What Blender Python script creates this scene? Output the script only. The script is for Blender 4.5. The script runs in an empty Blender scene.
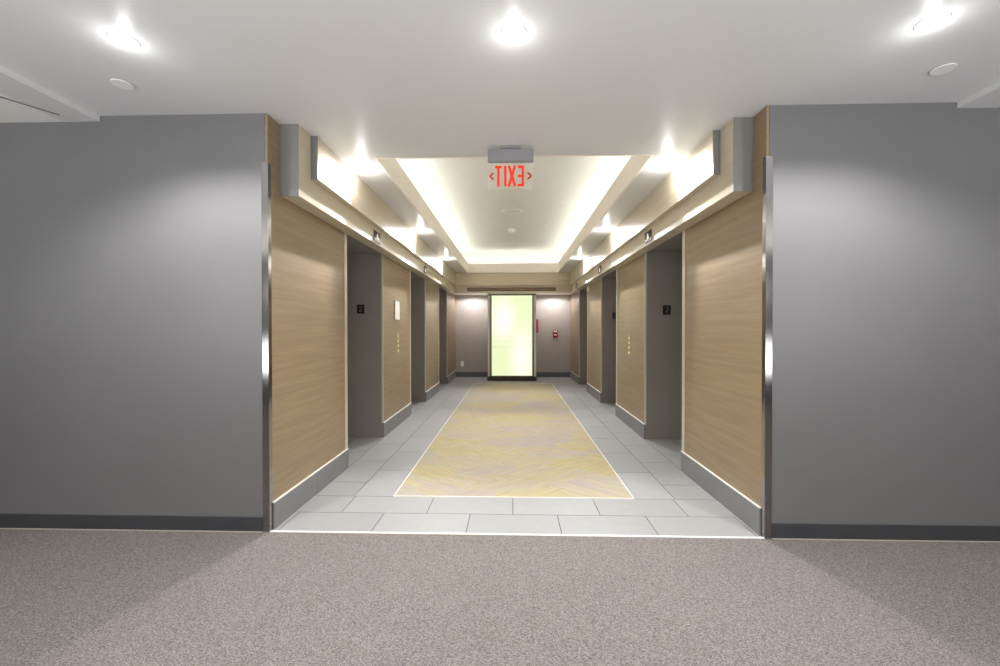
import bpy, bmesh, math, random
from mathutils import Vector, Matrix
random.seed(4)
SC = bpy.context.scene
COL = SC.collection

# ------------------------------------------------------------------ camera, world, exposure
cam_d = bpy.data.cameras.new('camera'); cam = bpy.data.objects.new('camera', cam_d); COL.objects.link(cam)
cam_d.sensor_width = 36; cam_d.sensor_fit = 'HORIZONTAL'; cam_d.lens = 430/1000*36; cam_d.clip_start = .02
R_ = Vector((.99955895, .02968732, -.00075413)); U_ = Vector((.00049236, .00882412, .99996095)); F_ = Vector((-.02969283, .99952028, -.00880561))
M_ = Matrix((R_, U_, -F_)).transposed().to_4x4(); M_.translation = Vector((0, -2.7052, 1.3)); cam.matrix_world = M_
SC.camera = cam
w = bpy.data.worlds.new('world'); SC.world = w; w.use_nodes = True
w.node_tree.nodes['Background'].inputs[0].default_value = (.9, .95, 1, 1)
w.node_tree.nodes['Background'].inputs[1].default_value = .05
SC.view_settings.view_transform = 'Standard'; SC.view_settings.look = 'None'
SC.view_settings.exposure = .3; SC.view_settings.gamma = 1; SC.view_settings.use_curve_mapping = False
SC.cycles.max_bounces = 8; SC.cycles.diffuse_bounces = 5; SC.cycles.glossy_bounces = 4
SC.cycles.sample_clamp_indirect = 6; SC.cycles.use_denoising = True
SC.cycles.blur_glossy = 1.0

# lamp powers (W)
P_CORR_SPOT, P_CORR_HALO = 98, .62
P_FAS_SPOT, P_FAS_HALO = 48, 3.2
P_REAR, P_FILL, P_BACK = 78, 30, 30
E_COVE, E_DOOR = 15.0, .84

# ------------------------------------------------------------------ main measures (m)
A = 1.562          # lobby half width
H = 2.676          # corridor ceiling
ZF = 2.197         # underside of the lower fascia
Z2 = 2.37          # underside of the upper fascia
C1, C2 = 1.437, 1.387
OPEN = [(1.30, 2.42), (3.83, 4.95), (6.36, 7.48)]
PANELS = [(0.0, 1.30), (2.42, 3.83), (4.95, 6.36), (7.48, 9.0)]
YB = 9.0           # back wall
YK = 7.83          # bulkhead face
RD = .56           # depth of the elevator recesses

# ------------------------------------------------------------------ helpers
def tag(o, label=None, cat=None, group=None, kind=None):
    if label: o['label'] = label
    if cat: o['category'] = cat
    if group: o['group'] = group
    if kind: o['kind'] = kind
    return o
def thing(name, label, cat, loc, group=None):
    o = bpy.data.objects.new(name, None); COL.objects.link(o); o.location = loc; o.empty_display_size = .05
    return tag(o, label, cat, group)
def origin(o):
    v = Vector((0, 0, 0))
    while o: v += o.location; o = o.parent
    return v
class MB:
    def __init__(s): s.bm = bmesh.new()
    def box(s, x0, x1, y0, y1, z0, z1, bev=0, seg=2):
        x0, x1 = sorted((x0, x1)); y0, y1 = sorted((y0, y1)); z0, z1 = sorted((z0, z1))
        m = Matrix.Translation(((x0+x1)/2, (y0+y1)/2, (z0+z1)/2)) @ Matrix.Diagonal((x1-x0, y1-y0, z1-z0, 1))
        r = bmesh.ops.create_cube(s.bm, size=1, matrix=m)
        if bev:
            es = list({e for v in r['verts'] for e in v.link_edges})
            bmesh.ops.bevel(s.bm, geom=es, offset=bev, segments=seg, affect='EDGES', clamp_overlap=True)
        return s
    def lathe(s, c, prof, seg=40, axis='Z', cap=True):
        rings = []
        for r, h in prof:
            ring = []
            for k in range(seg):
                t = 2*math.pi*k/seg
                if axis == 'Z': p = (c[0]+r*math.cos(t), c[1]+r*math.sin(t), c[2]+h)
                elif axis == 'X': p = (c[0]+h, c[1]+r*math.cos(t), c[2]+r*math.sin(t))
                else: p = (c[0]+r*math.cos(t), c[1]+h, c[2]+r*math.sin(t))
                ring.append(s.bm.verts.new(p))
            rings.append(ring)
        for a, b in zip(rings, rings[1:]):
            for k in range(seg): s.bm.faces.new((a[k], a[(k+1) % seg], b[(k+1) % seg], b[k]))
        if cap:
            s.bm.faces.new(rings[0]); s.bm.faces.new(rings[-1])
        return s
    def bar(s, p, q, wd, ax, d0, d1):
        """flat stroke from p to q (2D) with width wd, extruded along the third axis from d0 to d1; ax='y' -> (x,z) plane, 'x' -> (y,z) plane"""
        p, q = Vector(p), Vector(q); t = (q-p).normalized(); n = Vector((-t.y, t.x))*wd/2
        pts = [p+n, q+n, q-n, p-n]
        def f(v, d): return (v.x, d, v.y) if ax == 'y' else (d, v.x, v.y)
        a = [s.bm.verts.new(f(v, d0)) for v in pts]; b = [s.bm.verts.new(f(v, d1)) for v in pts]
        s.bm.faces.new(a); s.bm.faces.new(b)
        for i in range(4): s.bm.faces.new((a[i], a[(i+1) % 4], b[(i+1) % 4], b[i]))
        return s
    def build(s, name, mat, parent=None, smooth=False, kind=None):
        bmesh.ops.recalc_face_normals(s.bm, faces=s.bm.faces[:])
        off = origin(parent) if parent else Vector((0, 0, 0))
        if not parent:
            off = Vector((0, 0, 0))
            vs = [v.co for v in s.bm.verts]
            off = Vector((sum(v.x for v in vs)/len(vs), sum(v.y for v in vs)/len(vs), min(v.z for v in vs)))
        for v in s.bm.verts: v.co -= off
        me = bpy.data.meshes.new(name); s.bm.to_mesh(me); s.bm.free()
        if smooth:
            for p in me.polygons: p.use_smooth = True
            try: me.set_sharp_from_angle(angle=math.radians(35))
            except Exception: pass
        me.materials.append(mat)
        o = bpy.data.objects.new(name, me); COL.objects.link(o)
        if parent: o.parent = parent
        else: o.location = off
        if kind: o['kind'] = kind
        return o
def structure(name, mb, mat, smooth=False): return mb.build(name, mat, None, smooth, 'structure')
def copy_tree(o, parent=None):
    c = o.copy(); COL.objects.link(c); c.parent = parent
    for ch in list(o.children): copy_tree(ch, c)
    return c

# ------------------------------------------------------------------ materials
def s2l(c): return tuple(((x/255)/12.92 if x/255 <= .04045 else ((x/255+.055)/1.055)**2.4) for x in c)+(1,)
def base(name, rough=.5, metal=0, spec=.5):
    m = bpy.data.materials.new(name); m.use_nodes = True
    b = m.node_tree.nodes['Principled BSDF']
    b.inputs['Roughness'].default_value = rough; b.inputs['Metallic'].default_value = metal
    b.inputs['Specular IOR Level'].default_value = spec
    return m, m.node_tree, b
def N(t, typ, **kw):
    n = t.nodes.new(typ)
    for k, v in kw.items():
        if k.startswith('i_'):
            key = k[2:].replace('_', ' ')
            n.inputs[key].default_value = v
        else: setattr(n, k, v)
    return n
def ramp(t, src, stops):
    r = t.nodes.new('ShaderNodeValToRGB'); e = r.color_ramp.elements
    while len(e) < len(stops): e.new(.5)
    for k, (p, c) in enumerate(stops): e[k].position = p; e[k].color = c
    t.links.new(src, r.inputs[0]); return r
def pos(t, scale=(1, 1, 1), rot=(0, 0, 0)):
    g = N(t, 'ShaderNodeNewGeometry'); m = N(t, 'ShaderNodeMapping'); m.inputs['Scale'].default_value = scale; m.inputs['Rotation'].default_value = rot
    t.links.new(g.outputs['Position'], m.inputs[0]); return m.outputs[0]
def noise(t, vec, scale, detail=3, rough=.5):
    n = N(t, 'ShaderNodeTexNoise'); n.inputs['Scale'].default_value = scale; n.inputs['Detail'].default_value = detail; n.inputs['Roughness'].default_value = rough
    t.links.new(vec, n.inputs['Vector']); return n.outputs['Fac']
def bump(t, b, h, strength, dist=.001):
    n = N(t, 'ShaderNodeBump'); n.inputs['Strength'].default_value = strength; n.inputs['Distance'].default_value = dist
    t.links.new(h, n.inputs['Height']); t.links.new(n.outputs[0], b.inputs['Normal'])
def paint(name, col, rough=.5, spec=.5, var=.04, bs=0, scale=6, metal=0):
    m, t, b = base(name, rough, metal, spec); c = s2l(col)
    f = noise(t, pos(t), scale, 4)
    r = ramp(t, f, [(.3, tuple(x*(1-var) for x in c[:3])+(1,)), (.7, tuple(min(1, x*(1+var)) for x in c[:3])+(1,))])
    t.links.new(r.outputs[0], b.inputs['Base Color'])
    if bs: bump(t, b, noise(t, pos(t), 260, 2), bs)
    return m
def emit(name, col, st):
    m = bpy.data.materials.new(name); m.use_nodes = True; t = m.node_tree; t.nodes.clear()
    e = N(t, 'ShaderNodeEmission'); e.inputs[0].default_value = s2l(col); e.inputs[1].default_value = st
    o = N(t, 'ShaderNodeOutputMaterial'); t.links.new(e.outputs[0], o.inputs[0]); return m
def wood(name, light, dark, rough=.38, scale=1.0, axis='y'):
    m, t, b = base(name, rough, 0, .4)
    sc = (1, .35, 9) if axis == 'y' else (.35, 1, 9)
    n1 = noise(t, pos(t, sc), 3.2*scale, 4, .6)
    sc2 = (4, 1.2, 120) if axis == 'y' else (1.2, 4, 120)
    n2 = noise(t, pos(t, sc2), 2.6*scale, 3, .6)
    mx = N(t, 'ShaderNodeMix'); mx.data_type = 'FLOAT'; mx.inputs[0].default_value = .42
    t.links.new(n1, mx.inputs[2]); t.links.new(n2, mx.inputs[3])
    r = ramp(t, mx.outputs[0], [(.36, s2l(dark)), (.5, s2l(tuple((p+q)/2 for p, q in zip(light, dark)))), (.62, s2l(light))])
    t.links.new(r.outputs[0], b.inputs['Base Color']); bump(t, b, n2, .08)
    return m
M = {}
M['wall'] = paint('grey_wall_paint', (118, 117, 118), .42, .5, .03, .05, 2)
M['ceiling'] = paint('white_ceiling_paint', (224, 224, 224), .38, .35, .01, 0, 2)
M['ceiling_matt'] = paint('white_matt_paint', (242, 242, 238), .8, .2, .01)
M['lip'] = paint('cream_lip_paint', (250, 243, 232), .7, .2, .01)
M['wood'] = wood('oak_veneer', (161, 141, 112), (141, 121, 93))
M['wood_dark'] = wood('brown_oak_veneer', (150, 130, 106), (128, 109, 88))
M['fascia'] = wood('pale_oak_laminate', (214, 204, 182), (202, 190, 166), .28)
M['fascia_x'] = wood('pale_oak_bulkhead', (208, 196, 170), (192, 179, 151), .35, 1, 'x')
M['endcap'] = paint('shade_grey_end_laminate', (126, 126, 123), .35, .5, .02)  # fascia end faces greyed: the dimmer, cooler light on them put in colour
M['jamb'] = paint('taupe_grey_paint', (140, 134, 129), .45, .4, .03)
M['steel'] = paint('polished_steel', (160, 158, 157), .12, .5, .02, 0, 5, 1)
M['brushed'] = paint('brushed_steel', (170, 168, 165), .35, .5, .05, 0, 30, 1)
M['bright_trim'] = paint('satin_aluminium_trim', (215, 208, 192), .35, .5, .02, 0, 10, .3)
M['white_strip'] = paint('white_strip', (240, 238, 230), .4)
M['base_dark'] = paint('dark_vinyl_base', (66, 67, 71), .4, .5, .05)
M['cover'] = paint('white_plastic', (244, 243, 240), .45)
M['dark'] = paint('black_plastic', (22, 21, 20), .35)
M['bronze'] = paint('dark_bronze', (60, 51, 40), .6, .3, .05, 0, 10, .0)
M['plinth'] = paint('dark_brown_plinth', (58, 50, 38), .3)
M['post'] = paint('olive_grey_post', (112, 110, 92), .3, .5, .03, 0, 5, .4)
M['housing'] = paint('aluminium_housing', (150, 148, 152), .4, .5, .02, 0, 5, .4)
M['red'] = paint('red_enamel', (150, 18, 26), .35)
M['red_deep'] = paint('deep_red_plate', (140, 26, 34), .4)
M['brass'] = paint('brass_plate', (182, 160, 122), .4, .5, .03, 0, 10, .3)
M['numeral'] = paint('grey_numeral', (130, 128, 122), .5)
M['base_back'] = paint('grey_vinyl_base', (92, 93, 100), .4, .5, .05)
M['blade'] = paint('brown_vent_blade', (168, 132, 88), .5)
M['lens'] = emit('lamp_lens', (255, 252, 244), 14)
M['lens_warm'] = emit('accent_lens', (255, 248, 232), 14)
M['cove'] = emit('cove_led', (252, 250, 240), E_COVE)
M['btn'] = emit('lit_button', (240, 228, 150), .82)
M['figure'] = emit('lit_figure', (255, 244, 214), .82)
M['exit_red'] = emit('exit_letter_red', (255, 66, 44), .82)
M['exit_arrow'] = emit('exit_arrow_red', (205, 44, 40), .7)
M['paper'] = paint('white_paper', (246, 243, 236), .6)

def tile_mat(name, col, joint=False, ax=1):
    m, t, b = base(name, .5, 0, .3)
    g = N(t, 'ShaderNodeNewGeometry')
    c = s2l(col)
    r = ramp(t, g.outputs['Random Per Island'], [(0, tuple(x*.95 for x in c[:3])+(1,)), (1, tuple(min(1, x*1.04) for x in c[:3])+(1,))])
    n = noise(t, pos(t), 14, 5, .6)
    r2 = ramp(t, n, [(.3, (.95, .95, .95, 1)), (.7, (1.0, 1.0, 1.0, 1))])
    mx = N(t, 'ShaderNodeMix'); mx.data_type = 'RGBA'; mx.blend_type = 'MULTIPLY'; mx.inputs[0].default_value = 1
    t.links.new(r.outputs[0], mx.inputs[6]); t.links.new(r2.outputs[0], mx.inputs[7])
    t.links.new(mx.outputs[2], b.inputs['Base Color'])
    return m
M['tile'] = tile_mat('grey_porcelain_tile', (154, 154, 153))
M['basetile'] = tile_mat('grey_base_tile', (132, 132, 133))
M['grout'] = paint('grey_grout', (92, 92, 92), .8)

def carpet_mat():
    m, t, b = base('woven_carpet', .95, 0, .1)
    p = pos(t, (.75, 1.1, 1))
    v = N(t, 'ShaderNodeTexVoronoi'); v.inputs['Scale'].default_value = 260; t.links.new(p, v.inputs['Vector'])
    n2 = noise(t, pos(t, (.45, 1.5, 1)), 170, 3, .7)
    sep = N(t, 'ShaderNodeSeparateColor'); t.links.new(v.outputs['Color'], sep.inputs[0])
    mx = N(t, 'ShaderNodeMix'); mx.data_type = 'FLOAT'; mx.inputs[0].default_value = .55
    t.links.new(sep.outputs[0], mx.inputs[2]); t.links.new(n2, mx.inputs[3])
    r = ramp(t, mx.outputs[0], [(.22, s2l((90, 84, 81))), (.5, s2l((123, 116, 112))), (.78, s2l((153, 146, 142)))])
    big = noise(t, pos(t, (1, 1, 1)), 1.6, 3)
    r2 = ramp(t, big, [(.3, (.94, .94, .94, 1)), (.7, (1, 1, 1, 1))])
    m2 = N(t, 'ShaderNodeMix'); m2.data_type = 'RGBA'; m2.blend_type = 'MULTIPLY'; m2.inputs[0].default_value = 1
    t.links.new(r.outputs[0], m2.inputs[6]); t.links.new(r2.outputs[0], m2.inputs[7]); t.links.new(m2.outputs[2], b.inputs['Base Color'])
    bump(t, b, v.outputs['Distance'], .5, .003)
    return m
M['carpet'] = carpet_mat()

def inset_mat():
    """cut-pile inset carpet: overlapping patches of brushed strokes in two directions, yellow on greige"""
    m, t, b = base('brushed_stroke_carpet', .9, 0, .1)
    g = N(t, 'ShaderNodeNewGeometry')
    def strokes(ang, sc):
        mp = N(t, 'ShaderNodeMapping'); mp.inputs['Rotation'].default_value = (0, 0, ang)
        t.links.new(g.outputs['Position'], mp.inputs[0])
        m2 = N(t, 'ShaderNodeMapping'); m2.inputs['Scale'].default_value = (.16, 1.6, 1); t.links.new(mp.outputs[0], m2.inputs[0])
        return noise(t, m2.outputs[0], sc, 5, .7)
    s1, s2 = strokes(math.radians(-38), 22), strokes(math.radians(42), 22)
    y1, y2 = strokes(math.radians(-38), 5), strokes(math.radians(42), 5)
    # patches: skewed voronoi cells pick a direction and a hue
    mp = N(t, 'ShaderNodeMapping'); mp.inputs['Rotation'].default_value = (0, 0, math.radians(33)); mp.inputs['Scale'].default_value = (1.1, 2.0, 1)
    t.links.new(g.outputs['Position'], mp.inputs[0])
    v = N(t, 'ShaderNodeTexVoronoi'); v.inputs['Scale'].default_value = 1.7; v.voronoi_dimensions = '2D'; t.links.new(mp.outputs[0], v.inputs['Vector'])
    sep = N(t, 'ShaderNodeSeparateColor'); t.links.new(v.outputs['Color'], sep.inputs[0])
    sel = N(t, 'ShaderNodeMath', operation='GREATER_THAN'); sel.inputs[1].default_value = .5; t.links.new(sep.outputs[0], sel.inputs[0])
    def pick(a, c_):
        x = N(t, 'ShaderNodeMix'); x.data_type = 'FLOAT'; t.links.new(sel.outputs[0], x.inputs[0]); t.links.new(a, x.inputs[2]); t.links.new(c_, x.inputs[3]); return x.outputs[0]
    fine, broad = pick(s1, s2), pick(y1, y2)
    ad = N(t, 'ShaderNodeMath', operation='ADD'); t.links.new(broad, ad.inputs[0])
    sc = N(t, 'ShaderNodeMath', operation='MULTIPLY'); sc.inputs[1].default_value = .42; t.links.new(sep.outputs[1], sc.inputs[0]); t.links.new(sc.outputs[0], ad.inputs[1])
    hue = ramp(t, ad.outputs[0], [(.52, s2l((182, 172, 162))), (.66, s2l((186, 176, 156))), (.88, s2l((190, 177, 138)))])
    li = ramp(t, fine, [(.3, (.76, .76, .76, 1)), (.7, (1.0, 1.0, 1.0, 1))])
    mx = N(t, 'ShaderNodeMix'); mx.data_type = 'RGBA'; mx.blend_type = 'MULTIPLY'; mx.inputs[0].default_value = 1
    t.links.new(hue.outputs[0], mx.inputs[6]); t.links.new(li.outputs[0], mx.inputs[7]); t.links.new(mx.outputs[2], b.inputs['Base Color'])
    bump(t, b, fine, .3, .002)
    return m
M['inset'] = inset_mat()

def wallcover_mat():
    m, t, b = base('woven_wallcovering', .6, 0, .3)
    a = noise(t, pos(t, (1, 1, 30)), 6, 3); c = noise(t, pos(t, (30, 1, 1)), 6, 3)
    mx = N(t, 'ShaderNodeMix'); mx.data_type = 'FLOAT'; mx.inputs[0].default_value = .5; t.links.new(a, mx.inputs[2]); t.links.new(c, mx.inputs[3])
    r = ramp(t, mx.outputs[0], [(.35, s2l((158, 149, 145))), (.65, s2l((178, 168, 163)))])
    t.links.new(r.outputs[0], b.inputs['Base Color']); return m
M['wallcover'] = wallcover_mat()

def door_glass_mat():
    """frosted glass lit from the room behind it: soft bright area and the blurred rails of that room"""
    m = bpy.data.materials.new('lit_frosted_glass'); m.use_nodes = True; t = m.node_tree; t.nodes.clear()
    tc = N(t, 'ShaderNodeTexCoord'); sp = N(t, 'ShaderNodeSeparateXYZ'); t.links.new(tc.outputs['Object'], sp.inputs[0])
    def blob(cx, cz, rx, rz):
        mp = N(t, 'ShaderNodeMapping'); mp.inputs['Location'].default_value = (-cx/rx, 0, -cz/rz); mp.inputs['Scale'].default_value = (1/rx, 0, 1/rz)
        t.links.new(tc.outputs['Object'], mp.inputs[0]); ln = N(t, 'ShaderNodeVectorMath', operation='LENGTH'); t.links.new(mp.outputs[0], ln.inputs[0])
        return ramp(t, ln.outputs['Value'], [(0, (1, 1, 1, 1)), (.45, (.75, .75, .75, 1)), (1, (0, 0, 0, 1))]).outputs[0]
    mxx = N(t, 'ShaderNodeMath', operation='MAXIMUM'); t.links.new(blob(-.22, 1.55, .42, .75), mxx.inputs[0]); t.links.new(blob(.25, .62, .42, .95), mxx.inputs[1])
    r = ramp(t, mxx.outputs[0], [(0, s2l((236, 246, 196))), (.5, s2l((249, 252, 218))), (1, s2l((255, 255, 246)))])
    col = r.outputs[0]
    for z0, hw, dk in ((2.02, .012, .95), (.99, .014, .93), (.86, .014, .92)):
        d = N(t, 'ShaderNodeMath', operation='SUBTRACT'); t.links.new(sp.outputs['Z'], d.inputs[0]); d.inputs[1].default_value = z0
        ab = N(t, 'ShaderNodeMath', operation='ABSOLUTE'); t.links.new(d.outputs[0], ab.inputs[0])
        rr = ramp(t, ab.outputs[0], [(0, (dk, dk, dk*.96, 1)), (hw*2.4, (1, 1, 1, 1))])
        mx = N(t, 'ShaderNodeMix'); mx.data_type = 'RGBA'; mx.blend_type = 'MULTIPLY'; mx.inputs[0].default_value = 1
        t.links.new(col, mx.inputs[6]); t.links.new(rr.outputs[0], mx.inputs[7]); col = mx.outputs[2]
    e = N(t, 'ShaderNodeEmission'); e.inputs[1].default_value = E_DOOR; t.links.new(col, e.inputs[0])
    gl = N(t, 'ShaderNodeBsdfGlossy'); gl.inputs['Roughness'].default_value = .2; gl.inputs[0].default_value = (.04, .04, .04, 1)
    ad = N(t, 'ShaderNodeAddShader'); t.links.new(e.outputs[0], ad.inputs[0]); t.links.new(gl.outputs[0], ad.inputs[1])
    o = N(t, 'ShaderNodeOutputMaterial'); t.links.new(ad.outputs[0], o.inputs[0]); return m
M['doorglass'] = door_glass_mat()

def acrylic_mat():
    m, t, b = base('clear_acrylic', .08, 0, .5)
    b.inputs['Base Color'].default_value = (.95, .93, .88, 1); b.inputs['Alpha'].default_value = .07
    return m
M['acrylic'] = acrylic_mat()

# ------------------------------------------------------------------ lamps
def lamp(typ, name, loc, power, col=(1, 1, 1), size=.05, parent=None, spot=None, blend=.5, aim=(0, 0, -1)):
    d = bpy.data.lights.new(name, typ); d.energy = power; d.color = col; d.shadow_soft_size = size
    if spot: d.spot_size = math.radians(spot); d.spot_blend = blend
    o = bpy.data.objects.new(name, d); COL.objects.link(o)
    if parent: o.parent = parent; loc = Vector(loc)-origin(parent)
    o.location = loc; o.rotation_euler = Vector(aim).to_track_quat('-Z', 'Y').to_euler()
    return o

# ------------------------------------------------------------------ floors
XW = 5.2; YR = -5.2
f = MB().box(-XW, XW, YR, 0, -.08, 0); structure('floor', f, M['carpet'])
g = MB().box(-A-RD-.3, A+RD+.3, .0, YB+.1, -.08, -.004); structure('floor', g, M['grout'])
tl = MB(); G = .0028
def tile(x0, x1, y0, y1):
    if x1-x0 < .02 or y1-y0 < .02: return
    tl.box(x0+G, x1-G, y0+G, y1-G, -.003, .0, .0008, 1)
def row_x(y0, y1, xa, xb, ph, L=.61):
    k = math.floor((xa-ph)/L)
    while ph+k*L < xb: tile(max(xa, ph+k*L), min(xb, ph+(k+1)*L), y0, y1); k += 1
def col_y(x0, x1, ya, yb, ph, L=.61):
    k = math.floor((ya-ph)/L)
    while ph+k*L < yb: tile(x0, x1, max(ya, ph+k*L), min(yb, ph+(k+1)*L)); k += 1
XE = A+RD-.06
row_x(.012, .302, -A, A, -.30); row_x(.302, .602, -A, A, 0)
for s in (-1, 1):
    for j, (xa, xb, ph) in enumerate(((.93, 1.24, .602), (1.24, 1.55, .907), (1.55, 1.86, .602), (1.86, XE, .907))):
        if xa < 1.5: col_y(min(s*xa, s*xb), max(s*xa, s*xb), .602, 7.622, ph)
        else:
            for (ya, yb) in OPEN: col_y(min(s*xa, s*xb), max(s*xa, s*xb), ya, min(yb, 7.48), ph)
yy = 7.622; k = 0
while yy < YB-.02:
    row_x(yy, min(yy+.305, YB), -1.55, 1.55, 0 if k % 2 else .305); yy += .305; k += 1
structure('floor', tl, M['tile'])
thr = MB().box(-A+.002, A-.002, -.004, .012, -.01, .004, .001, 1); structure('trim_1', thr, M['white_strip'])

ci = thing('carpet_inset', 'long yellow and greige patterned carpet set into the grey tiles', 'carpet', (0, 4.1, 0))
MB().box(-.93+.008, .93-.008, .602+.008, 7.622-.008, -.0035, .003, .001, 1).build('pile', M['inset'], ci)
b = MB()
b.box(-.93, .93, .602, .610, -.0035, .0045); b.box(-.93, .93, 7.614, 7.622, -.0035, .0045)
b.box(-.93, -.922, .610, 7.614, -.0035, .0045); b.box(.922, .93, .610, 7.614, -.0035, .0045)
tag(b.build('edge_trim', M['white_strip'], ci), 'thin white metal edging')

# ------------------------------------------------------------------ corridor walls
WT = .10
for s, nm in ((-1, 'wall_front_left'), (1, 'wall_front_right')):
    structure(nm, MB().box(s*(A+.018), s*XW, 0, WT, 0, 2.95), M['wall'])
    bb = MB().box(s*(A+.042), s*XW, -.010, 0, .006, .098, .002, 1)
    structure('baseboard_front_' + ('left' if s < 0 else 'right'), bb, M['base_dark'])
    sl = MB().box(s*(A+.042), s*XW, -.012, 0, 0, .006); structure('trim_%d' % (2 if s < 0 else 3), sl, M['bright_trim'])
structure('wall_rear', MB().box(-XW, XW, YR-.1, YR, 0, 2.95), M['wall'])
structure('wall_end_left', MB().box(-XW-.1, -XW, YR, WT, 0, 2.95), M['wall'])
structure('wall_end_right', MB().box(XW, XW+.1, YR, WT, 0, 2.95), M['wall'])

# corner guards
for s in (-1, 1):
    side = 'left' if s < 0 else 'right'
    t_ = thing('corner_guard', 'polished steel corner guard on the %s corner of the lobby entrance' % side, 'corner guard', (s*A, 0, 0), 'steel corner guards')
    q = MB()
    q.box(s*(A-.003), s*(A+.040), -.004, -.0005, .001, 2.365, .0008, 1)
    q.box(s*(A-.003), s*(A-.0005), -.0005, .034, .001, 2.365, .0008, 1)
    q.build('angle_strip', M['steel'], t_)

# ------------------------------------------------------------------ lobby side walls, panels, recesses
n_trim = [4]
for s, side in ((-1, 'left'), (1, 'right')):
    for i, (y0, y1) in enumerate(PANELS):
        m = MB()
        yy0 = WT if i == 0 else y0+.002
        yy1 = y1-.002 if i < 3 else YB+.1
        m.box(s*(A+.018), s*(A+RD+.25), yy0, yy1, -.02, 2.95)
        structure('wall_' + side, m, M['jamb'])
    for (y0, y1) in OPEN:
        m = MB()
        m.box(s*(A+.018), s*(A+RD+.25), y0-.002, y1+.002, 2.215, 2.95)          # header
        for (ya, yb) in ((y0-.002, y0+.06), (y1-.06, y1+.002)):
            m.box(s*(A+RD-.02), s*(A+RD+.25), ya, yb, -.02, 2.215)
        m.box(s*(A+RD+.16), s*(A+RD+.25), y0, y1, -.02, 2.215)
        structure('wall_' + side, m, M['jamb'])
    ordn = ['nearest the corridor', 'between first and second openings', 'between second and third openings', 'beside the back wall']
    for i, (y0, y1) in enumerate(PANELS):
        z0 = .170
        t_ = thing('wood_panel', 'tan oak panel on the %s lobby wall, %s' % (side, ordn[i]), 'wall panel', (s*(A+.009), (y0+y1)/2, z0), 'oak wall panels')
        top = H-.001 if i == 0 else 2.66
        a0 = y0+(.012 if i else .001); a1 = y1-(.055 if i < 3 else .001)
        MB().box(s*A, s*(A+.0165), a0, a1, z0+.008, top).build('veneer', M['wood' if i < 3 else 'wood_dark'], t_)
        # vertical edge trims, wrapping the jamb corner
        for ye, on_ in ((y0, i > 0), (y1, i < 3)):
            if not on_: continue
            sg = 1 if ye == y0 else -1
            MB().box(s*(A-.004), s*(A+.0165), ye-.003*sg, ye+(.012 if sg > 0 else .055)*sg, .17, 2.20, .001, 1).build('edge_trim', M['bright_trim'], t_)
        tag(MB().box(s*(A-.013), s*(A+.0165), y0+(.004 if i else .036), y1-.002, z0+.0005, z0+.008).build('bottom_trim', M['white_strip'], t_), 'thin white strip along the bottom edge')
        # tiled base under the panel
        q = MB(); yk = y0+(.004 if i else .036)
        while yk < y1-.01:
            ye = min(yk+.61, y1-.002)
            q.box(s*(A-.013), s*(A+.018), yk, ye-.0022, .0, z0, .001, 1); yk = ye
        q.box(s*(A-.008), s*(A+.018), y0+(.006 if i else .038), y1-.004, .0, z0-.002)
        structure('baseboard_' + side, q, M['basetile'])

# elevator doors deep in the recesses
dn = 2
for s, side in ((-1, 'left'), (1, 'right')):
    for j, (y0, y1) in enumerate(OPEN):
        root = bpy.data.objects.new('door_%d' % dn, None); COL.objects.link(root); dn += 1
        root.location = (s*(A+RD), (y0+y1)/2, 0); root['kind'] = 'structure'
        ym = (y0+y1)/2
        for ya, yb in ((y0+.062, ym-.002), (ym+.002, y1-.062)):
            MB().box(s*(A+RD+.03), s*(A+RD+.06), ya, yb, .004, 2.20, .002, 1).build('door_leaf', M['brushed'], root)
        MB().box(s*(A+RD-.05), s*(A+RD+.12), y0+.06, y1-.06, -.004, .003).build('sill', M['bright_trim'], root)

# ------------------------------------------------------------------ fascias (stepped boxes along both sides)
for s, side in ((-1, 'left'), (1, 'right')):
    lo = MB().box(s*C1, s*A, .150, YK+.05, ZF, H, .002, 1)
    o = lo.build('trim_%d' % n_trim[0], M['fascia'], None); n_trim[0] += 1; o['kind'] = 'structure'
    MB().box(s*(C1-.001), s*(A+.001), .145, .150, ZF-.001, H).build('end_cap', M['endcap'], o)
    up = MB().box(s*C2, s*C1, .330, YK, Z2, H, .002, 1)
    o = up.build('trim_%d' % n_trim[0], M['fascia'], None); n_trim[0] += 1; o['kind'] = 'structure'
    MB().box(s*(C2-.001), s*(C1-.001), .325, .330, Z2-.001, H).build('end_cap', M['endcap'], o)
# rear bulkhead: upper and lower steps, and the low ceiling behind it
o = structure('trim_%d' % n_trim[0], MB().box(-C2, C2, YK-.05, YK, Z2-.01, H, .002, 1), M['fascia_x']); n_trim[0] += 1
o = structure('trim_%d' % n_trim[0], MB().box(-C1, C1, YK, YK+.06, ZF-.006, H-.002), M['fascia_x']); n_trim[0] += 1
structure('ceiling', MB().box(-A, A, YK+.06, YB, ZF+.035, ZF+.06), M['ceiling_matt'])

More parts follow.
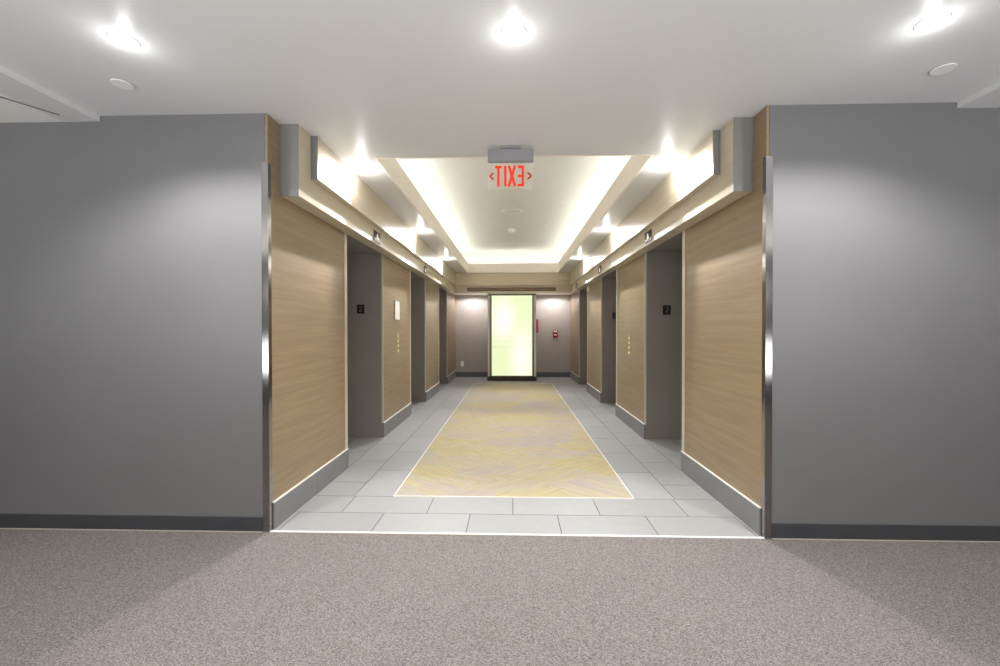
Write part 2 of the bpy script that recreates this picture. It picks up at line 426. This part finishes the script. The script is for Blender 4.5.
# ------------------------------------------------------------------ ceilings
XC, YC0, YC1 = 1.10, .750, 7.745
c = MB()
TH = .022
XL, XR_ = -2.66, 2.70
c.box(XL, -A-.002, YR, 0, H, H+TH); c.box(A+.002, XR_, YR, 0, H, H+TH)
c.box(-A-.002, A+.002, YR, YC0, H, H+TH)
c.box(-A-.002, -XC, YC0, YC1, H, H+TH); c.box(XC, A+.002, YC0, YC1, H, H+TH)
c.box(-A-.002, A+.002, YC1, YK+.1, H, H+TH)
structure('ceiling', c, M['ceiling'])
lip = MB(); LZ = H+.225
e_ = .003
lip.box(-XC-.02, -XC+e_, YC0-.02, YC1+.02, H-.001, LZ); lip.box(XC-e_, XC+.02, YC0-.02, YC1+.02, H-.001, LZ)
lip.box(-XC+e_, XC-e_, YC0-.02, YC0+e_, H-.001, LZ); lip.box(-XC+e_, XC-e_, YC1-e_, YC1+.02, H-.001, LZ)
structure('trim_%d' % n_trim[0], lip, M['lip']); n_trim[0] += 1
ZU = 3.21; XO = 1.40; YO0, YO1 = .46, 8.04
cu = MB().box(-XO-.05, XO+.05, YO0-.05, YO1+.05, ZU, ZU+.05)
cu.box(-XO-.05, -XO, YO0-.05, YO1+.05, H+TH, ZU); cu.box(XO, XO+.05, YO0-.05, YO1+.05, H+TH, ZU)
cu.box(-XO, XO, YO0-.05, YO0, H+TH, ZU); cu.box(-XO, XO, YO1, YO1+.05, H+TH, ZU)
cu.box(-XO, XO, YC1+.3-.2, YO1+.05, H+TH-.02, H+TH)
structure('ceiling', cu, M['ceiling_matt'])
# outer ceiling zones of the corridor: a small drop, then a slightly higher tiled ceiling
for s, xe in ((-1, 2.66), (1, 2.70)):
    structure('ceiling', MB().box(s*xe, s*(xe+.235), YR, 0, H-.036, H+.12), M['ceiling'])
    structure('ceiling', MB().box(s*(xe+.235), s*XW, YR, 0, H-.034, H+.12), M['ceiling_matt'])
    q = MB(); p0 = Vector((s*(xe+.165), -.095)); p1 = p0+Vector((s*.093, -.161))*12
    n = Vector((-(p1-p0).y, (p1-p0).x)).normalized()*.006
    va = [q.bm.verts.new((v.x, v.y, H-.0345)) for v in (p0+n, p1+n, p1-n, p0-n)]; vb = [q.bm.verts.new((v.co.x, v.co.y, H-.040)) for v in va]
    q.bm.faces.new(va); q.bm.faces.new(vb)
    for i in range(4): q.bm.faces.new((va[i], va[(i+1) % 4], vb[(i+1) % 4], vb[i]))
    structure('trim_%d' % n_trim[0], q, M['endcap']); n_trim[0] += 1

# cove light strips lying behind the lip
for nm, bx in (('left', (-XC-.15, -XC-.11, YC0, YC1)), ('right', (XC+.11, XC+.15, YC0, YC1)),
               ('front', (-XC, XC, YC0-.15, YC0-.11)), ('far', (-XC, XC, YC1+.11, YC1+.15))):
    t_ = thing('cove_light_strip', 'hidden warm light strip behind the %s edge of the coffered ceiling' % nm, 'light strip', ((bx[0]+bx[1])/2, (bx[2]+bx[3])/2, H+TH), 'cove light strips')
    MB().box(bx[0]-.01, bx[1]+.01, bx[2], bx[3], H+TH, H+.190).build('channel', M['cover'], t_)
    MB().box(bx[0], bx[1], bx[2]+.01, bx[3]-.01, H+.190, H+.202).build('diffuser', M['cove'], t_)

# ------------------------------------------------------------------ ceiling fixtures
def downlight(loc, r, label, group, cat='ceiling light', lens='lens', name='downlight'):
    t_ = thing(name, label, cat, loc, group)
    x, y, z = loc
    MB().lathe((x, y, z), [(r*.72, -.001), (r*.74, -.006), (r*.95, -.006), (r, -.002), (r, 0), (r*.72, 0)], 40, cap=False).build('trim_ring', M['cover'], t_, True)
    MB().lathe((x, y, z), [(r*.735, -.003), (r*.66, -.008), (r*.4, -.013), (r*.05, -.015)], 40, cap=True).build('lens', M[lens], t_, True)
    return t_
cor = [((-1.846, -.703), 'downlight in the ceiling before the left grey wall'),
       ((.006, -.695), 'downlight in the centre of the front ceiling, above the exit sign'),
       ((1.879, -.709), 'downlight in the ceiling before the right grey wall')]
COOL = (1, .992, .985)
for (x, y), lb in cor:
    t_ = downlight((x, y, H), .062, 'glaring white round ' + lb, 'corridor downlights')
    lamp('SPOT', 'downlight_beam', (x, y, H-.03), P_CORR_SPOT, COOL, .05, t_, 138, .55)
    lamp('POINT', 'downlight_glow', (x, y, H-.075), P_CORR_HALO, COOL, .02, t_)
WARM = (.98, .98, 1)
for s, side in ((-1, 'left'), (1, 'right')):
    for k, y in enumerate((.93, 3.28, 5.63)):
        lb = 'small bright light atop the %s fascia, %s' % (side, ('nearest the corridor', 'in the middle of its row', 'farthest from the corridor')[k])
        t_ = downlight((s*1.29, y, H), .034, lb, 'accent lights along the fascias', lens='lens_warm', name='accent_light')
        lamp('SPOT', 'accent_beam', (s*1.29, y, H-.045), P_FAS_SPOT*(1.9, 1.7, 2.0)[k], WARM, .012, t_, (102, 118, 124)[k], .45, (s*.06, (-.85, -.6, -.5)[k], -1))
        lamp('POINT', 'accent_glow', (s*1.29, y, H-.075), P_FAS_HALO, (1, .98, .96), .01, t_)
# added unseen fill lamps behind the camera, then lamps of the low rear ceiling
for x in (-3.6, -1.85, .0, 1.88, 3.6):
    lamp('SPOT', 'fill_uplight', (x, -3.6, .9), P_REAR, (.96, .98, 1), .25, None, 165, .6, (0, .25, 1))
    lamp('POINT', 'fill_lamp', (x, -4.4, 1.9), P_FILL, (1, .99, .97), .2)
for x in (-1.1, 1.1):
    lamp('SPOT', 'rear_lamp', (x, YB-.42, ZF+.005), P_BACK, (1, .98, .98), .05, None, 172, .3)

for x, y, sd in ((-2.179, -.357, 'left'), (2.269, -.357, 'right')):
    t_ = thing('sprinkler_cover', 'flat round white sprinkler cover plate on the %s part of the corridor ceiling' % sd, 'sprinkler', (x, y, H), 'sprinkler cover plates')
    MB().lathe((x, y, H), [(.030, -.000), (.030, -.006)], 32).build('spacer', M['base_dark'], t_, True)
    MB().lathe((x, y, H), [(.052, -.006), (.0525, -.008), (.050, -.0105)], 40).build('cover_plate', M['cover'], t_, True)
t_ = thing('ceiling_speaker', 'round white ceiling speaker ring in the middle of the lit coffer', 'speaker', (-.012, 4.29, ZU))
MB().lathe((-.012, 4.29, ZU), [(.13, 0), (.132, -.012), (.158, -.012), (.165, -.004), (.165, 0)], 48, cap=False).build('ring', M['cover'], t_, True)
MB().lathe((-.012, 4.29, ZU), [(.13, -.003), (.10, -.005), (.01, -.006)], 48).build('grille', M['ceiling_matt'], t_, True)
t_ = thing('smoke_detector', 'small white smoke detector on the coffer ceiling beyond the speaker ring', 'smoke detector', (-.02, 5.55, ZU))
MB().lathe((-.02, 5.55, ZU), [(.075, 0), (.075, -.018), (.066, -.026)], 40).build('base', M['cover'], t_, True)
MB().lathe((-.02, 5.55, ZU), [(.055, -.026), (.052, -.05), (.036, -.066), (.012, -.070)], 40).build('sensor_dome', M['cover'], t_, True)
t_ = thing('fire_sprinkler', 'tiny sprinkler on the coffer ceiling, nearest the far wall', 'sprinkler', (.006, 6.8, ZU))
MB().lathe((.006, 6.8, ZU), [(.040, 0), (.040, -.005), (.015, -.010)], 24).build('escutcheon', M['cover'], t_, True)
MB().lathe((.006, 6.8, ZU), [(.010, -.010), (.010, -.03), (.02, -.032), (.02, -.035)], 24).build('nozzle', M['bright_trim'], t_, True)

# ------------------------------------------------------------------ exit sign (seen from its back: letters read mirrored)
ex, ey = -.016, .555
t_ = thing('exit_sign', 'clear exit sign with red letters hanging from the ceiling edge', 'exit sign', (ex, ey, H))
MB().box(ex-.080, ex+.075, ey-.035, ey+.035, H-.022, H, .003, 2).build('canopy', M['housing'], t_)
MB().box(ex-.172, ex+.172, ey-.022, ey+.022, H-.115, H-.022, .004, 2).build('housing', M['housing'], t_)
zt, zb = H-.113, H-.32
pan = MB().box(ex-.168, ex+.166, ey-.003, ey+.003, zb, zt).build('acrylic_panel', M['acrylic'], t_)
tag(pan, 'clear acrylic panel')
d0, d1 = ey-.0052, ey-.0032
def letter(fn, nm='letter'):
    q = MB(); fn(q); q.build(nm, M['exit_red'], pan)
L0, L1 = H-.298, H-.142; sw = .0185
def T_(q): x = ex-.092; q.bar((x-.026, L1-sw/2), (x+.026, L1-sw/2), sw, 'y', d0, d1); q.bar((x, L0), (x, L1-sw), sw, 'y', d0, d1)
def I_(q): x = ex-.040; q.bar((x, L0), (x, L1), sw, 'y', d0, d1)
def X_(q): x = ex+.010; q.bar((x-.024, L0), (x+.024, L1), sw, 'y', d0, d1); q.bar((x+.024, L0), (x-.024, L1), sw, 'y', d0-.0004, d1-.0004)
def E_(q):
    x = ex+.092; xl = ex+.054
    q.bar((x, L0), (x, L1), sw, 'y', d0, d1)
    for z in (L0+sw/2, (L0+L1)/2, L1-sw/2): q.bar((xl, z), (x-sw/2, z), sw, 'y', d0, d1)
for fn in (T_, I_, X_, E_): letter(fn)
zc = (L0+L1)/2
for sx in (-1, 1):
    q = MB(); tip = (ex+sx*.157, zc)
    q.bar(tip, (ex+sx*.127, zc+.026), .012, 'y', d0, d1); q.bar(tip, (ex+sx*.127, zc-.026), .012, 'y', d0-.0004, d1-.0004)
    q.build('arrow', M['exit_arrow'], pan)

# ------------------------------------------------------------------ indicators, placards, call stations
for s, side, y, z, wh in ((-1, 'left', 1.81, 2.275, 'over the nearest opening'), (-1, 'left', 4.33, 2.275, 'over the second opening'),
                      (1, 'right', 1.90, 2.28, 'over the nearest opening'), (1, 'right', 4.43, 2.28, 'over the second opening'), (1, 'right', 7.05, 2.28, 'over the farthest opening')):
    t_ = thing('elevator_indicator', 'dark elevator direction lantern on the %s fascia %s' % (side, wh), 'elevator indicator', (s*C1, y, z), 'elevator indicators')
    x0 = s*C1
    MB().box(x0, x0-s*.008, y-.105, y+.105, z-.055, z+.055, .002, 1).build('face_plate', M['bronze'], t_)
    q = MB(); 
    q.bar((y-.03, z-.03), (y, z+.03), .014, 'x', x0-s*.008, x0-s*.010); q.bar((y+.03, z-.03), (y, z+.03), .014, 'x', x0-s*.008, x0-s*.0104)
    q.box(x0-s*.008, x0-s*.010, y-.012, y+.012, z-.035, z+.0)
    tag(q.build('lit_arrow', M['figure'], t_), 'lit pale arrow figure')

for s, x, z, y, wh in ((-1, 1.828, 1.543, 2.42, 'in the nearest left opening'), (1, 1.812, 1.525, 2.42, 'in the nearest right opening'), (1, 1.805, 1.538, 4.95, 'in the second right opening')):
    t_ = thing('floor_number_sign', 'small black floor number plate on the grey jamb ' + wh, 'sign', (s*x, y-.0, z), 'floor number plates')
    yf = y-.001
    MB().box(s*x-.045, s*x+.045, yf-.010, yf, z-.055, z+.055, .003, 2).build('plate', M['dark'], t_)
    q = MB(); cx = s*x; r = .017; zc2 = z+.016; pts = []
    for k in range(9):
        a = math.radians(170-k*27); pts.append((cx+r*math.cos(a), zc2+r*math.sin(a)))
    pts.append((cx-r, z-.024))
    for p, p2 in zip(pts, pts[1:]): q.bar(p, p2, .007, 'y', yf-.0116, yf-.0098)
    q.bar((cx-r-.002, z-.026), (cx+r+.002, z-.026), .007, 'y', yf-.0116, yf-.0098)
    q.build('numeral', M['numeral'], t_)

for s, side, y, z in ((-1, 'left', 3.09, 1.11), (1, 'right', 3.10, 1.085)):
    t_ = thing('call_station', 'slim brass elevator call plate with lit buttons on the %s oak panel' % side, 'elevator call buttons', (s*A, y, z), 'elevator call plates')
    MB().box(s*A, s*(A-.004), y-.026, y+.026, z-.15, z+.15, .0015, 1).build('face_plate', M['brass'], t_)
    for k in range(4):
        MB().lathe((s*(A-.004), y, z-.10+k*.066), [(.017, 0), (.017, -s*.004), (.014, -s*.006)], 24, 'X').build('button', M['btn'], t_, True)

t_ = thing('notice_frame', 'white rectangular notice in a thin frame on the left oak panel above the call plate', 'notice', (-A, 3.05, 1.55))
fr = MB(); y0, y1, z0, z1 = 2.92, 3.175, 1.425, 1.69; x0 = -A+.0005
fr.box(x0, x0+.012, y0, y0+.008, z0, z1); fr.box(x0, x0+.012, y1-.008, y1, z0, z1); fr.box(x0, x0+.012, y0+.008, y1-.008, z0, z0+.008); fr.box(x0, x0+.012, y0+.008, y1-.008, z1-.008, z1)
fr.build('frame', M['brushed'], t_)
MB().box(x0, x0+.008, y0+.008, y1-.008, z0+.008, z1-.008).build('sheet', M['paper'], t_)

t_ = thing('wall_sensor', 'small white box high on a right oak panel past the second opening', 'sensor', (A, 6.20, 2.13))
MB().box(A, A-.03, 6.13, 6.25, 2.07, 2.18, .006, 2).build('case', M['cover'], t_)
MB().lathe((A-.03, 6.19, 2.10), [(.018, 0), (.016, -.006), (.008, -.011)], 20, 'X').build('sensor_eye', M['bright_trim'], t_, True)

# ------------------------------------------------------------------ back wall
structure('wall_back', MB().box(-A-.1, A+.1, YB, YB+.1, 0, 2.95), M['wallcover'])
for s, nm in ((-1, 'left'), (1, 'right')):
    structure('baseboard_back_' + nm, MB().box(s*.64, s*(A-.002), YB-.012, YB, 0, .135, .003, 1), M['base_back'])
# lit glass door in its projecting frame
dc = -.022; YD = 8.10
root = bpy.data.objects.new('door_1', None); COL.objects.link(root); root.location = (dc, YD, 0); root['kind'] = 'structure'
zt = ZF-.006
q = MB().box(dc-.618, dc+.618, YD-.03, YB, 0, .112, .003, 1); q.build('plinth', M['plinth'], root)
for s in (-1, 1):
    MB().box(dc+s*.556, dc+s*.606, YD, YB, .112, zt-.02).build('side_panel', M['white_strip'], root)
    MB().box(dc+s*.508, dc+s*.556, YD-.012, YD+.06, .112, zt-.02, .003, 1).build('post', M['post'], root)
MB().box(dc-.606, dc+.606, YD-.014, YD+.06, zt-.045, zt, .003, 1).build('head_rail', M['post'], root)
gl = MB().box(dc-.508, dc+.508, YD+.012, YD+.030, .112, zt-.045); go = gl.build('glass_pane', M['doorglass'], root)
q = MB(); q.box(dc-.508, dc+.508, YD+.008, YD+.036, .112, .13).build('bottom_seal', M['post'], root)

t_ = thing('fire_alarm', 'red fire alarm pull station on the back wall right of the glass door', 'fire alarm', (1.15, YB, 1.18))
MB().box(1.085, 1.215, YB-.045, YB, 1.08, 1.285, .008, 2).build('case', M['red'], t_)
MB().box(1.105, 1.195, YB-.052, YB-.045, 1.225, 1.262, .002, 1).build('label_strip', M['cover'], t_)
MB().box(1.115, 1.185, YB-.062, YB-.045, 1.13, 1.16, .004, 2).build('pull_handle', M['cover'], t_)
t_ = thing('red_wall_sign', 'narrow tall red sign beside the right edge of the glass door', 'sign', (.66, YB, 1.38))
MB().box(.622, .692, YB-.02, YB, 1.20, 1.56, .002, 1).build('plate', M['red_deep'], t_)
MB().box(.618, .696, YB-.022, YB-.0, 1.556, 1.566, .001, 1).build('cap', M['red'], t_)
t_ = thing('wall_outlet', 'white electrical outlet plate low on the back wall left of the glass door', 'outlet', (-1.38, YB, .36))
MB().box(-1.425, -1.335, YB-.007, YB, .285, .43, .003, 2).build('cover_plate', M['cover'], t_)
for z in (.33, .385): MB().box(-1.40, -1.36, YB-.010, YB-.007, z-.018, z+.018, .003, 2).build('socket', M['paper'], t_)
t_ = thing('slot_vent', 'long narrow brown slot air vent in the bulkhead over the glass door', 'air vent', (-.03, YK, 2.28))
yv = YK
fr = MB(); xa, xb, za, zb_ = -1.12, 1.05, 2.235, 2.318
fr.box(xa, xb, yv-.006, yv, za, za+.008); fr.box(xa, xb, yv-.006, yv, zb_-.008, zb_); fr.box(xa, xa+.008, yv-.006, yv, za+.008, zb_-.008); fr.box(xb-.008, xb, yv-.006, yv, za+.008, zb_-.008)
fr.build('frame', M['bronze'], t_)
MB().box(xa+.008, xb-.008, yv-.002, yv, za+.008, zb_-.008).build('back_plate', M['plinth'], t_)
for k in range(3):
    MB().box(xa+.008, xb-.008, yv-.006, yv-.003, za+.018+k*.020, za+.026+k*.020).build('blade', M['blade'], t_)
